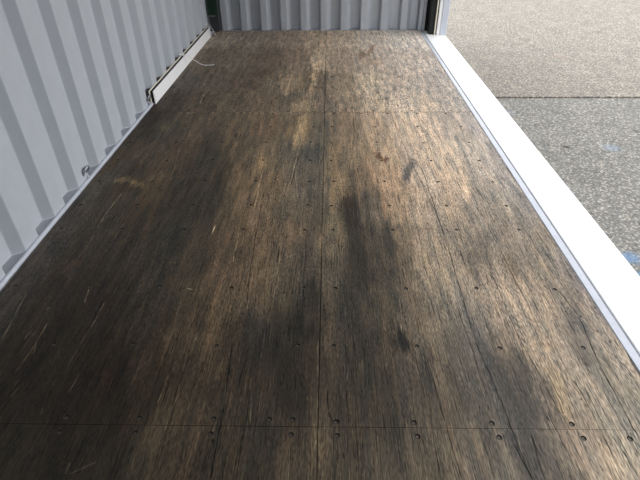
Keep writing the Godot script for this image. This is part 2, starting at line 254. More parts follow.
# ---------------------------------------------------------------- materials
func noise(seed_value: int, freq: float, octaves := 4, kind := FastNoiseLite.TYPE_SIMPLEX_SMOOTH) -> FastNoiseLite:
	var n := FastNoiseLite.new()
	n.seed = seed_value
	n.noise_type = kind
	n.frequency = freq
	n.fractal_octaves = octaves
	return n

func bytes_of(n: FastNoiseLite, w: int, h: int, gw: int, gh: int) -> PackedByteArray:
	# a noise picture made at gw x gh and stretched to w x h
	var im := n.get_image(gw, gh)
	if gw != w or gh != h:
		im.resize(w, h, Image.INTERPOLATE_CUBIC)
	return im.get_data()

func paint(called: String, c: Color, rough: float, mottle: float, seed_value: int, tile := 0.8) -> StandardMaterial3D:
	var m := StandardMaterial3D.new()
	m.resource_name = called
	var W := 512
	var a := bytes_of(noise(seed_value, 0.012, 5), W, W, W, W)
	var s := bytes_of(noise(seed_value + 7, 0.09, 3), W, W, W, W)
	var data := PackedByteArray()
	data.resize(W * W * 3)
	for i in W * W:
		var v := 1.0 + mottle * (a[i] / 127.5 - 1.0)
		if s[i] > 226:
			v *= 1.0 - mottle * 2.2          # small chips and grime
		elif s[i] < 22:
			v *= 1.0 + mottle * 1.2
		data[i * 3] = clampi(int(c.r8 * v), 0, 255)
		data[i * 3 + 1] = clampi(int(c.g8 * v), 0, 255)
		data[i * 3 + 2] = clampi(int(c.b8 * v), 0, 255)
	m.albedo_texture = ImageTexture.create_from_image(Image.create_from_data(W, W, false, Image.FORMAT_RGB8, data))
	m.uv1_triplanar = true
	m.uv1_world_triplanar = true
	m.uv1_scale = Vector3.ONE / tile
	m.roughness = rough
	m.metallic_specular = 0.4
	return m

func plain(called: String, c: Color, rough: float, metal := 0.0) -> StandardMaterial3D:
	var m := StandardMaterial3D.new()
	m.resource_name = called
	m.albedo_color = c
	m.roughness = rough
	m.metallic = metal
	return m

func make_materials() -> void:
	M.wall = paint("grey_blue_wall_paint", Color8(180, 185, 192), 0.5, 0.015, 11)
	M.rail = paint("darker_grey_rail_paint", Color8(150, 154, 161), 0.6, 0.04, 21)  # a darker grey than the wall paint, for the bottom rails
	M.end = paint("grey_blue_end_wall_paint", Color8(180, 185, 192), 0.3, 0.015, 31)
	M.end.metallic_specular = 0.5
	M.sill = paint("white_sill_paint", Color8(243, 243, 242), 0.45, 0.008, 51)
	M.angle = paint("pale_grey_edge_paint", Color8(188, 192, 202), 0.4, 0.03, 71, 0.4)
	M.post = paint("grey_post_paint", Color8(200, 205, 215), 0.45, 0.02, 91)
	M.roof = plain("grey_roof_paint", Color8(180, 184, 192), 0.6)
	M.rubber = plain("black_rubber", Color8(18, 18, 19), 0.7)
	M.dark_post = plain("dark_grey_steel", Color8(52, 56, 58), 0.6)
	M.green = plain("dark_green_plastic", Color8(10, 46, 28), 0.45)
	M.white_plastic = plain("white_plastic", Color8(252, 252, 252), 0.35)
	M.cream = plain("cream_plastic", Color8(226, 218, 202), 0.5)
	M.galvanised = plain("galvanised_steel", Color8(150, 152, 156), 0.4, 0.7)
	M.screw = plain("dull_screw_steel", Color8(78, 72, 66), 0.5, 0.5)
	M.hole = plain("dark_brown_screw_hole", Color8(34, 29, 25), 0.9)  # one dark brown for screw recesses and rail core ribs
	M.edge = plain("bare_plywood_edge", Color8(60, 50, 40), 0.85)
	M.straw = plain("pale_wood_splinter", Color8(214, 190, 152), 0.8)
	M.building = plain("grey_render", Color8(125, 123, 119), 0.9)
	M.under = plain("dark_steel_underframe", Color8(60, 60, 62), 0.8)

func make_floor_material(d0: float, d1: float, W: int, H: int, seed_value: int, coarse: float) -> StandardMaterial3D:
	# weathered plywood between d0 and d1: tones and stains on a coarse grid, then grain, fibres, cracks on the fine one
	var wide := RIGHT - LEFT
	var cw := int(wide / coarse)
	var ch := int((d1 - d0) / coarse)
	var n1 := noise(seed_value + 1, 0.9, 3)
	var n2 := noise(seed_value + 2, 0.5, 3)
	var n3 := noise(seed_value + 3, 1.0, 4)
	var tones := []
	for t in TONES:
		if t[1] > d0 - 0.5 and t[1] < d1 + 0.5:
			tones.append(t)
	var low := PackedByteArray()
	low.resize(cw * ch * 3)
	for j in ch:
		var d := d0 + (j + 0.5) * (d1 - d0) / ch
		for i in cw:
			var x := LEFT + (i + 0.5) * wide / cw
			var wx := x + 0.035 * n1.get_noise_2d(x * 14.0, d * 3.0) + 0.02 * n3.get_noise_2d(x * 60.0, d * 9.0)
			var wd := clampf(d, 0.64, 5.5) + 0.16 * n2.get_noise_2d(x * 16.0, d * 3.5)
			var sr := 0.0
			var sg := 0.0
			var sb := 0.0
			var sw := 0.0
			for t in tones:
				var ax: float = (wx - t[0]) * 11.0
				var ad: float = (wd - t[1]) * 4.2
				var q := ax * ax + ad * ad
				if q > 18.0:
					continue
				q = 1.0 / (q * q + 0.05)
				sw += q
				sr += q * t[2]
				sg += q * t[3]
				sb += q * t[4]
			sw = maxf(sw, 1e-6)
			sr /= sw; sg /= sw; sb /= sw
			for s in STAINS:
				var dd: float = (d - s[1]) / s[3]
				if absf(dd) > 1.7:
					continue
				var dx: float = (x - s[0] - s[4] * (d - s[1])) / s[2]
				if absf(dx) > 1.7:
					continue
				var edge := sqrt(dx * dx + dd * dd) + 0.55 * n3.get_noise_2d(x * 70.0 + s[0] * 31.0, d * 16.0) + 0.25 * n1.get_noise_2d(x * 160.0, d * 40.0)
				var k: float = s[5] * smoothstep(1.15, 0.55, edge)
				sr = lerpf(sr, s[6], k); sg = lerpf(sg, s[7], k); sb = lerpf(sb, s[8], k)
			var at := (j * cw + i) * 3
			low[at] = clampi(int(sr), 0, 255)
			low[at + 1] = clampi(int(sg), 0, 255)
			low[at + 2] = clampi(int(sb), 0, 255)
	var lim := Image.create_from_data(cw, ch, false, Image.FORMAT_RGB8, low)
	lim.resize(W, H, Image.INTERPOLATE_BILINEAR)
	var base := lim.get_data()
	var px := wide / W            # metres per pixel across
	var pd := (d1 - d0) / H
	var g1 := bytes_of(noise(seed_value + 11, px / 0.0036, 3), W, H, W, maxi(8, int(H * pd / 0.06)))
	var g2 := bytes_of(noise(seed_value + 12, px / 0.045, 5), W, H, W, maxi(8, int(H * pd / 0.022)))
	var g3 := bytes_of(noise(seed_value + 13, px / 0.06, 5), W, H, W, maxi(8, int(H * pd / 0.0055)))
	var g4 := bytes_of(noise(seed_value + 14, 0.42, 2), W, H, W, H / 6)
	var g5 := bytes_of(noise(seed_value + 15, px / 0.3, 2), W, H, W, maxi(8, int(H * pd / 0.01)))
	var data := PackedByteArray()
	data.resize(W * H * 3)
	var height := PackedByteArray()
	height.resize(W * H)
	for i in W * H:
		# the edges of a stain run out along the grain
		var at := i + int((g3[i] - 128) * 0.05 + (g2[i] - 128) * 0.05) + W * (int((g4[i] - 128) * 0.06) + int((g2[i] - 128) * 0.18))
		if at < 0 or at >= W * H:
			at = i
		at *= 3
		var r := base[at]
		var a := (g1[i] - 128) * 0.0078
		var b := (g2[i] - 128) * 0.0078
		var c := (g3[i] - 128) * 0.0078
		var e := (g4[i] - 128) * 0.0078
		var k := (0.9 + r * 0.0022) * (0.75 + g5[i] * 0.002)
		var v := 1.0 + k * (0.20 * a + 0.13 * b + 0.35 * e) + 0.065 * c
		var worn := c + 0.35 * a + 0.25 * e      # rubbed and grimy patches with ragged edges
		if worn > 0.3:
			v += 0.055 * minf(1.0, (worn - 0.3) * 5.0)
		elif worn < -0.3:
			v -= 0.055 * minf(1.0, (-0.3 - worn) * 5.0)
		if a < -0.42:
			v += (a + 0.42) * 0.75 * k       # open pores
		elif a > 0.5:
			v += (a - 0.5) * 0.5 * k         # raised pale fibres
		var w := b * 0.035 + c * 0.02
		data[i * 3] = clampi(int(r * (v + w)), 0, 255)
		data[i * 3 + 1] = clampi(int(base[at + 1] * v), 0, 255)
		data[i * 3 + 2] = clampi(int(base[at + 2] * (v - w)), 0, 255)
		height[i] = clampi(int(150.0 + a * 60.0 + b * 26.0 + e * 16.0), 0, 255)
	# many short checks and lifted fibres along the grain
	var r2 := RandomNumberGenerator.new()
	r2.seed = seed_value + 99
	for i in int(5200 * (d1 - d0) / 2.4):
		var x := lerpf(LEFT, RIGHT, pow(r2.randf(), 0.8))
		var d := r2.randf_range(d0, d1)
		var l := 0.012 + 0.12 * pow(r2.randf(), 2.5)
		var dark := r2.randf() < 0.58
		stroke(data, height, W, H, d0, d1, Vector2(x, d), Vector2(x + r2.randf_range(-0.05, 0.05) * l, d + l), r2.randf_range(0.0014, 0.0032), -r2.randf_range(0.25, 0.65) if dark else r2.randf_range(0.1, 0.34))
	# long checks that follow the veneer
	for i in int(170 * (d1 - d0) / 2.4):
		var x := r2.randf_range(LEFT, RIGHT)
		var d := r2.randf_range(d0 - 0.3, d1)
		var l := r2.randf_range(0.2, 1.2)
		var dx := r2.randf_range(-0.012, 0.012)
		stroke(data, height, W, H, d0, d1, Vector2(x, d), Vector2(x + dx, d + l), r2.randf_range(0.001, 0.002), -r2.randf_range(0.2, 0.55) if r2.randf() < 0.75 else r2.randf_range(0.06, 0.2))
	# knocks: tiny dark pits
	for i in int(160 * (d1 - d0) / 2.4):
		var p := Vector2(r2.randf_range(LEFT, RIGHT), r2.randf_range(d0, d1))
		stroke(data, height, W, H, d0, d1, p, p + Vector2(0.001, r2.randf_range(0.003, 0.012)), r2.randf_range(0.002, 0.006), -0.6)
	# cracks and scratches
	for s in MARKS:
		var k := 2
		while k + 3 < s.size():
			stroke(data, height, W, H, d0, d1, Vector2(s[k], s[k + 1]), Vector2(s[k + 2], s[k + 3]), s[0] * (0.0011 if s[1] < 0.0 else 0.0016), maxf(-0.9, s[1] * 1.3))
			k += 2
	var m := StandardMaterial3D.new()
	m.resource_name = "weathered_plywood"
	m.albedo_texture = ImageTexture.create_from_image(Image.create_from_data(W, H, false, Image.FORMAT_RGB8, data))
	m.heightmap_enabled = true
	m.heightmap_scale = 0.12
	m.heightmap_texture = ImageTexture.create_from_image(Image.create_from_data(W, H, false, Image.FORMAT_L8, height))
	m.texture_repeat = false
	m.roughness = 0.6
	m.metallic_specular = 0.3
	return m

func stroke(data: PackedByteArray, height: PackedByteArray, W: int, H: int, d0: float, d1: float, a: Vector2, b: Vector2, width: float, tone: float) -> void:
	# a ragged line drawn into the colour and the height
	var fx := W / (RIGHT - LEFT)
	var fd := H / (d1 - d0)
	var steps := maxi(2, int(maxf(absf(b.x - a.x) * fx, absf(b.y - a.y) * fd)))
	var half := width * 0.5 * fx
	for i in steps + 1:
		var t := float(i) / steps
		var p := a.lerp(b, t)
		var ph := p.y * 9.0 + a.x * 57.0
		var x := (p.x - LEFT + 0.0012 * sin(ph * 3.1) + 0.0007 * sin(ph * 11.7)) * fx
		var y := int((p.y - d0) * fd)
		if y < 0 or y >= H:
			continue
		var k := tone * (0.72 + 0.28 * sin(ph * 7.3)) * minf(1.0, 6.0 * minf(t, 1.0 - t) + 0.35)
		for ix in range(int(floor(x - half - 0.5)), int(ceil(x + half + 0.5)) + 1):
			if ix < 0 or ix >= W:
				continue
			var c := clampf(half + 0.5 - absf(ix + 0.5 - x), 0.0, 1.0)
			if c <= 0.0:
				continue
			var at := y * W + ix
			var f := k * c
			for q in 3:
				var v := data[at * 3 + q]
				if f < 0.0:
					data[at * 3 + q] = int(v * (1.0 + f))
				else:
					data[at * 3 + q] = mini(255, int(v + f * ([120, 104, 80][q])))
			height[at] = clampi(int(height[at] + f * 150.0), 0, 255)

func make_asphalt(called: String, c: Color, seed_value: int, spots: Array) -> StandardMaterial3D:
	# a 4 m tile of rolled stones in binder; spots of dropped paint and tar: [x, z, radius, r, g, b, strength]
	var W := 1024
	var cell := noise(seed_value, 0.42, 1, FastNoiseLite.TYPE_CELLULAR)
	cell.cellular_return_type = FastNoiseLite.RETURN_CELL_VALUE
	var rim := noise(seed_value, 0.42, 1, FastNoiseLite.TYPE_CELLULAR)
	rim.cellular_return_type = FastNoiseLite.RETURN_DISTANCE
	var stone := bytes_of(cell, W, W, W, W)
	var gap := bytes_of(rim, W, W, W, W)
	var patch := bytes_of(noise(seed_value + 3, 0.012, 4), W, W, W, W)
	var fine := bytes_of(noise(seed_value + 4, 0.4, 2), W, W, W, W)
	var data := PackedByteArray()
	data.resize(W * W * 3)
	var height := PackedByteArray()
	height.resize(W * W)
	for i in W * W:
		var s := (stone[i] - 128) * 0.0078
		var v := 1.0 + 0.12 * s + 0.05 * (patch[i] - 128) * 0.0078 + 0.12 * (fine[i] - 128) * 0.0078
		if stone[i] > 212:
			v += 0.26              # pale stones
		elif stone[i] < 28:
			v -= 0.08
		if gap[i] > 150:
			v -= (gap[i] - 150) * 0.0032
		var tint := 0.02 * s
		data[i * 3] = clampi(int(c.r8 * (v + tint)), 0, 255)
		data[i * 3 + 1] = clampi(int(c.g8 * v), 0, 255)
		data[i * 3 + 2] = clampi(int(c.b8 * (v - tint)), 0, 255)
		height[i] = clampi(210 - gap[i] / 2 + int(s * 30.0), 0, 255)
	var f := W / 4.0
	for p in spots:
		var cx := int(fposmod(p[0], 4.0) * f)
		var cy := int(fposmod(p[1], 4.0) * f)
		var r := int(p[2] * f)
		for y in range(cy - r, cy + r + 1):
			for x in range(cx - r, cx + r + 1):
				if x < 0 or y < 0 or x >= W or y >= W:
					continue
				var at := y * W + x
				var q := sqrt(pow(x - cx, 2.0) + pow(y - cy, 2.0)) / maxf(r, 1.0) + (fine[at] - 128) * 0.006
				var k: float = p[6] * smoothstep(1.0, 0.5, q)
				for n in 3:
					data[at * 3 + n] = int(lerpf(data[at * 3 + n], p[3 + n], k))
	var m := StandardMaterial3D.new()
	m.resource_name = called
	m.albedo_texture = ImageTexture.create_from_image(Image.create_from_data(W, W, false, Image.FORMAT_RGB8, data))
	m.heightmap_enabled = true
	m.heightmap_scale = 0.18
	m.heightmap_texture = ImageTexture.create_from_image(Image.create_from_data(W, W, false, Image.FORMAT_L8, height))
	m.uv1_scale = Vector3(0.25, 0.25, 1)
	m.roughness = 0.9
	m.metallic_specular = 0.3
	return m

# ---------------------------------------------------------------- corrugated sheet
# profile: one period as [along, depth] corners; the sheet runs from s0 to s1 with the pattern starting at phase
func corrugated(st: SurfaceTool, origin: Vector3, along: Vector3, out: Vector3, s0: float, s1: float, phase: float, flat_in: float, slope: float, flat_out: float, slope_back: float, depth: float, y0: float, y1: float, bend: float, dents: Array) -> void:
	var period := flat_in + flat_out + slope + slope_back
	var corner := [[0.0, 0.0], [flat_in, 0.0], [flat_in + slope, depth], [flat_in + slope + flat_out, depth]]
	var raw := []
	var k := floori((s0 - phase) / period) - 1
	while phase + k * period < s1 + period:
		for c in corner:
			raw.append(Vector2(phase + k * period + c[0], c[1]))
		k += 1
	# round each bend
	var pts := []
	for i in range(1, raw.size() - 1):
		var p: Vector2 = raw[i]
		var a: Vector2 = p + (raw[i - 1] - p).normalized() * bend
		var b: Vector2 = p + (raw[i + 1] - p).normalized() * bend
		for t in [0.0, 0.33, 0.67, 1.0]:
			pts.append(a.lerp(p, t).lerp(p.lerp(b, t), t))
	var cut := []
	for i in pts.size() - 1:
		var p: Vector2 = pts[i]
		var q: Vector2 = pts[i + 1]
		if q.x < s0 or p.x > s1:
			continue
		if p.x < s0:
			p = p.lerp(q, (s0 - p.x) / (q.x - p.x))
		if cut.is_empty():
			cut.append(p)
		if q.x > s1:
			q = p.lerp(q, (s1 - p.x) / (q.x - p.x))
		cut.append(q)
	var ys := []
	var y := y0
	while y < y1 - 0.001:
		ys.append(y)
		y += 0.02 if y < 0.32 else 0.2
	ys.append(y1)
	var thick := 0.003
	var at := func(p: Vector2, h: float, back: float) -> Vector3:
		var d := p.y + back
		for e in dents:
			d += e[3] * exp(-pow((p.x - e[0]) / e[2], 2.0) - pow((h - e[1]) / e[2], 2.0))
		return origin + along * p.x + out * d + Vector3.UP * h
	for i in cut.size() - 1:
		var p: Vector2 = cut[i]
		var q: Vector2 = cut[i + 1]
		for j in ys.size() - 1:
			var pts4 := [at.call(p, ys[j], 0.0), at.call(q, ys[j], 0.0), at.call(q, ys[j + 1], 0.0), at.call(p, ys[j + 1], 0.0)]
			facing(st, pts4, -out + along * 0.0)
		facing(st, [at.call(p, y0, thick), at.call(q, y0, thick), at.call(q, y1, thick), at.call(p, y1, thick)], out)

# ---------------------------------------------------------------- floor
func screw_mesh() -> Array:
	# a flat countersunk head with a cross recess, a little below the surface
	var st := new_st()
	var r := 0.0052
	var y := -0.0022
	var n := 12
	for k in n:
		var a := TAU * k / n
		var b := TAU * (k + 1) / n
		var p := Vector3(cos(a) * r, y, sin(a) * r)
		var q := Vector3(cos(b) * r, y, sin(b) * r)
		facing(st, [Vector3(0, y - 0.0008, 0), p, q], Vector3.UP)
		var p2 := Vector3(p.x * 0.9, y - 0.0026, p.z * 0.9)
		var q2 := Vector3(q.x * 0.9, y - 0.0026, q.z * 0.9)
		facing(st, [p, q, q2, p2], Vector3(p.x, 0, p.z))
	st.generate_normals()
	var head := st.commit()
	st = new_st()
	for turn in 2:
		for s in [0]:
			var lo := Vector3(-0.0034, y - 0.0006, -0.0007)
			var hi := Vector3(0.0034, y + 0.0001, 0.0007)
			if turn == 1:
				lo = Vector3(lo.z, lo.y, lo.x); hi = Vector3(hi.z, hi.y, hi.x)
			bevel_box(st, lo, hi, 0.0001)
	st.generate_normals()
	return [head, st.commit()]

func sheet(x0: float, x1: float, d0: float, d1: float, screws: Array, m: Material, parent: Node, heads: Array, lift := 0.0) -> void:
	# one plywood sheet; d runs away from the camera (z = -d). The top is cut round each screw hole.
	var hole := 0.0080
	var half := 0.012
	var T := 0.028
	var st := new_st()
	var top := lift
	var uvf := func(x: float, d: float) -> Vector2: return floor_uv(x, d, m)
	var rect := func(ax: float, ad: float, bx: float, bd: float) -> void:
		if bx - ax < 1e-5 or bd - ad < 1e-5:
			return
		quad(st, Vector3(ax, top, -bd), Vector3(bx, top, -bd), Vector3(bx, top, -ad), Vector3(ax, top, -ad), uvf.call(ax, bd), uvf.call(bx, bd), uvf.call(bx, ad), uvf.call(ax, ad))
	var e := 0.0006   # worn edge of the sheet
	var cuts := [d0 + e, d1 - e]
	for s in screws:
		cuts.append(s.y - half); cuts.append(s.y + half)
	cuts.sort()
	for i in cuts.size() - 1:
		var a: float = cuts[i]
		var b: float = cuts[i + 1]
		if b - a < 1e-5:
			continue
		var mid := (a + b) * 0.5
		var spans := []
		for s in screws:
			if absf(s.y - mid) < half:
				spans.append(s.x)
		spans.sort()
		var x := x0 + e
		for c in spans:
			rect.call(x, a, c - half, b)
			x = c + half
		rect.call(x, a, x1 - e, b)
	var n := 16
	for s in screws:
		for k in n:
			var a := TAU * k / n
			var b := TAU * (k + 1) / n
			var ca := Vector2(cos(a), sin(a))
			var cb := Vector2(cos(b), sin(b))
			var oa: Vector2 = ca / maxf(absf(ca.x), absf(ca.y)) * half
			var ob: Vector2 = cb / maxf(absf(cb.x), absf(cb.y)) * half
			var ia := ca * hole
			var ib := cb * hole
			var ps := [oa, ob, ib, ia]
			var vs := []
			for p in ps:
				vs.append(s + p)
			# clockwise seen from above with z = -d
			var w := []
			for p in vs:
				w.append(Vector3(p.x, top, -p.y))
			if (w[1] - w[0]).cross(w[2] - w[0]).y > 0.0:
				quad(st, w[3], w[2], w[1], w[0], uvf.call(vs[3].x, vs[3].y), uvf.call(vs[2].x, vs[2].y), uvf.call(vs[1].x, vs[1].y), uvf.call(vs[0].x, vs[0].y))
			else:
				quad(st, w[0], w[1], w[2], w[3], uvf.call(vs[0].x, vs[0].y), uvf.call(vs[1].x, vs[1].y), uvf.call(vs[2].x, vs[2].y), uvf.call(vs[3].x, vs[3].y))
	# bevelled rim
	var o := [Vector3(x0, top - e, -d0), Vector3(x1, top - e, -d0), Vector3(x1, top - e, -d1), Vector3(x0, top - e, -d1)]
	var inn := [Vector3(x0 + e, top, -d0 - e), Vector3(x1 - e, top, -d0 - e), Vector3(x1 - e, top, -d1 + e), Vector3(x0 + e, top, -d1 + e)]
	for k in 4:
		var l := (k + 1) % 4
		var u := []
		for p in [o[k], inn[k], inn[l], o[l]]:
			u.append(uvf.call(p.x, -p.z))
		quad(st, o[k], inn[k], inn[l], o[l], u[0], u[1], u[2], u[3])
	var node := commit("plywood_sheet", st, m, parent)
	# the rest of the board: edges, underside and the bored recesses
	st = new_st()
	for k in 4:
		var l := (k + 1) % 4
		var c: Vector3 = (o[k] + o[l]) * 0.5 - Vector3((x0 + x1) * 0.5, 0, -(d0 + d1) * 0.5)
		facing(st, [o[k], o[l], o[l] + Vector3.DOWN * T, o[k] + Vector3.DOWN * T], Vector3(c.x, 0, c.z))
	facing(st, [o[0] + Vector3.DOWN * T, o[1] + Vector3.DOWN * T, o[2] + Vector3.DOWN * T, o[3] + Vector3.DOWN * T], Vector3.DOWN)
	commit("board_edge", st, M.edge, node)
	if screws.size():
		st = new_st()
		for s in screws:
			var c := Vector3(s.x, top, -s.y)
			for k in n:
				var a := TAU * k / n
				var b := TAU * (k + 1) / n
				var p := Vector3(cos(a), 0, sin(a))
				var q := Vector3(cos(b), 0, sin(b))
				var dn := Vector3.DOWN * 0.0048
				facing(st, [c + p * hole, c + q * hole, c + q * 0.006 + dn, c + p * 0.006 + dn], -p)
				facing(st, [c + dn, c + p * 0.006 + dn, c + q * 0.006 + dn], Vector3.UP)
		commit("screw_hole", st, M.hole, node)
		for s in screws:
			var h := MeshInstance3D.new()
			h.name = "screw"
			h.mesh = heads[0]
			h.material_override = M.screw
			h.position = Vector3(s.x, top, -s.y)
			h.rotation.y = rng.randf() * TAU
			node.add_child(h, true)

func floor_uv(x: float, d: float, m: Material) -> Vector2:
	if m == M.get("floor_far"):
		return Vector2((x - LEFT) / (RIGHT - LEFT), (d - 3.2) / 2.4)
	return Vector2((x - LEFT) / (RIGHT - LEFT), (d - 0.3) / 2.9)

func build_floor() -> void:
	var f := structure("floor", "worn brown plywood sheet floor with dark stains and screw holes", "floor")
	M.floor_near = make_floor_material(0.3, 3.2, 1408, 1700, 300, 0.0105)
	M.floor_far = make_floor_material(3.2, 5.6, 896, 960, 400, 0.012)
	var heads := screw_mesh()
	var cols_l := [-1.193, -0.916, -0.645, -0.373, -0.099]
	var cols_r := [0.022, 0.296, 0.57, 0.848]
	var rows_mid := [1.1, 1.39, 1.78, 1.985, 2.222, 2.465, 2.705, 2.944]
	var rows_far := [3.47, 3.72, 3.97, 4.24, 4.5, 4.78, 5.06, 5.34]
	var jit := func() -> float: return rng.randf_range(-0.008, 0.008)
	var grid := func(cols: Array, rows: Array) -> Array:
		var out := []
		for r in rows:
			for c in cols:
				out.append(Vector2(c + jit.call(), r + jit.call() * 0.6))
		return out
	var seam_l := [-0.098, -0.165, -0.325, -0.54, -0.75, -0.96]
	var seam_r := [0.026, 0.246, 0.466, 0.69]
	var gap := 0.0006
	# near row
	var near_l := []
	for x in [-0.1, -0.325, -0.535, -0.75, -0.98]:
		near_l.append(Vector2(x, 0.775))
	var near_r := []
	for x in [0.028, 0.25, 0.474, 0.704, 0.83]:
		near_r.append(Vector2(x, 0.773))
	var ml: Array = grid.call(cols_l, rows_mid)
	for x in seam_l:
		ml.append(Vector2(x, 0.822))
	for x in cols_l:
		ml.append(Vector2(x + jit.call(), 3.165))
	var mr: Array = grid.call(cols_r, rows_mid)
	for x in seam_r:
		mr.append(Vector2(x, 0.817))
	for x in [0.03, 0.22, 0.4, 0.59, 0.8]:
		mr.append(Vector2(x + jit.call(), 3.17))
	var fl: Array = grid.call(cols_l, rows_far)
	var fr: Array = grid.call(cols_r, rows_far)
	for x in [0.05, 0.31, 0.57, 0.84]:
		fr.append(Vector2(x, 3.225))
	var s := SEAM
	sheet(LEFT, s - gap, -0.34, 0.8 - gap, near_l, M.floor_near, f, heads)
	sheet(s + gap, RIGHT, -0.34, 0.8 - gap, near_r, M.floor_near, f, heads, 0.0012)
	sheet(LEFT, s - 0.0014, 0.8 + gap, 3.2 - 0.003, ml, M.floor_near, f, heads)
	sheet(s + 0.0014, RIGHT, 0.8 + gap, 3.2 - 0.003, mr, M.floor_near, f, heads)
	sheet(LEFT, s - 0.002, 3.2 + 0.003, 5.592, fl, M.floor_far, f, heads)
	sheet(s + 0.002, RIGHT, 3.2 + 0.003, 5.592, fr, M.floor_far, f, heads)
	box_part("cross_member_deck", Vector3(LEFT, -0.06, -5.59), Vector3(RIGHT, -0.031, 0.34), 0.002, M.under, f)

# ---------------------------------------------------------------- shell
func build_shell() -> void:
	# left wall: the slope that faces the camera ends each recess
	var w := structure("wall_left", "pale grey-blue corrugated steel side wall", "wall")
	var st := new_st()
	# along = -z; a recess starts at d = 1.443 + 0.264 k
	corrugated(st, Vector3(WALL_X, 0, 0), Vector3(0, 0, -1), Vector3(-1, 0, 0), -END_Z, 5.64, 1.443 - 0.106, 0.106, 0.034, 0.090, 0.034, 0.042, 0.012, 2.36, 0.004, [[1.63, 0.11, 0.02, -0.008], [2.86, 0.09, 0.035, -0.006], [2.05, 0.62, 0.02, 0.003], [1.75, 0.5, 0.02, 0.003]])
	commit("corrugated_sheet", st, M.wall, w)
	box_part("bottom_rail", Vector3(WALL_X - 0.06, GROUND + 0.015, -5.64), Vector3(WALL_X, 0.010, END_Z), 0.003, M.rail, w)
	box_part("edge_angle", Vector3(WALL_X + 0.0005, -0.06, -5.59), Vector3(LEFT - 0.004, 0.012, END_Z), 0.003, M.post, w)
	box_part("top_rail", Vector3(WALL_X - 0.06, 2.36, -5.64), Vector3(WALL_X, 2.42, END_Z), 0.004, M.wall, w)
	# far wall
	var b := structure("wall_back", "blue-grey corrugated steel end wall with upright ribs", "wall")
	st = new_st()
	# the lit slope (facing right) is centred on x = -1.071 + 0.2142 k
	corrugated(st, Vector3(0, 0, WALL_Z), Vector3(1, 0, 0), Vector3(0, 0, -1), -1.30, 1.04, -1.071 - 0.02 - 0.066, 0.066, 0.042, 0.0882, 0.018, 0.066, 0.001, 2.36, 0.0049, [[-0.447, 0.135, 0.03, 0.012], [0.36, 0.033, 0.035, -0.012]])
	commit("corrugated_sheet", st, M.end, b)
	box_part("bottom_rail", Vector3(-1.3, GROUND + 0.015, -5.68), Vector3(1.0, 0.001, -5.595), 0.002, M.rail, b)
	box_part("outer_panel", Vector3(-1.33, GROUND + 0.015, -5.76), Vector3(1.222, 2.42, -5.70), 0.003, M.end, b)
	box_part("top_rail", Vector3(-1.3, 2.36, -5.68), Vector3(1.2, 2.42, -5.6), 0.004, M.end, b)
	# near end, behind the camera: closed doors
	var n := structure("wall_front", "closed grey steel end doors behind the viewer", "wall")
	box_part("door_leaf", Vector3(-1.3, 0.0, END_Z), Vector3(-0.02, 2.42, END_Z + 0.05), 0.004, M.wall, n)
	box_part("door_leaf", Vector3(-0.01, 0.0, END_Z), Vector3(1.22, 2.42, END_Z + 0.05), 0.004, M.wall, n)
	box_part("bottom_rail", Vector3(-1.3, GROUND + 0.015, END_Z - 0.005), Vector3(1.22, 0.0, END_Z + 0.05), 0.004, M.wall, n)
	# roof
	var c := structure("ceiling", "grey steel container roof", "ceiling")
	box_part("roof_sheet", Vector3(-1.33, 2.42, -5.76), Vector3(1.22, 2.46, END_Z + 0.06), 0.004, M.roof, c)
	box_part("top_side_rail", Vector3(1.12, 2.3, -5.6), Vector3(1.22, 2.42, END_Z), 0.004, M.roof, c)
	# sill of the open side
	var s := structure("trim_1", "flat white painted steel sill along the open side", "sill")
	box_part("sill_plate", Vector3(1.014, GROUND + 0.015, -5.64), Vector3(1.217, 0.0, END_Z), 0.003, M.sill, s)
	var e := structure("trim_2", "narrow pale grey steel edge strip beside the plywood", "trim")
	box_part("edge_strip", Vector3(RIGHT + 0.0015, -0.06, -5.6), Vector3(1.007, 0.0005, END_Z), 0.002, M.angle, e)
	# corner posts of the open side
	var p := structure("trim_3", "grey steel corner post at the far end of the white sill", "post")
	box_part("outer_post", Vector3(1.155, 0.0, -5.6), Vector3(1.222, 2.42, -5.365), 0.003, M.post, p)
	box_part("post_flange", Vector3(1.122, 0.0, -5.45), Vector3(1.155, 2.42, -5.372), 0.003, M.sill, p)
	box_part("gasket_lip", Vector3(1.098, 0.0, -5.40), Vector3(1.110, 2.3, -5.376), 0.002, M.cream, p)
	box_part("gasket", Vector3(1.046, 0.0, -5.5), Vector3(1.120, 2.42, -5.40), 0.004, M.rubber, p)
	box_part("inner_post", Vector3(1.03, 0.0, -5.66), Vector3(1.155, 2.42, -5.57), 0.003, M.rubber, p)
	box_part("return_plate", Vector3(0.962, 0.0, -5.62), Vector3(0.998, 2.42, -5.59), 0.002, M.end, p)
	box_part("return_plate", Vector3(1.002, 0.0, -5.62), Vector3(1.03, 2.42, -5.575), 0.002, M.end, p)
	var q := structure("trim_4", "grey steel corner post beside the closed end doors", "post")
	box_part("outer_post", Vector3(1.1, 0.0, 0.2), Vector3(1.222, 2.3, END_Z), 0.003, M.post, q)
	# dark corner post at the far left
	var r := structure("trim_5", "dark steel corner post beside the far end wall", "post")
	box_part("corner_bar", Vector3(-1.262, 0.014, -5.6), Vector3(-1.165, 2.36, -5.52), 0.004, M.dark_post, r)

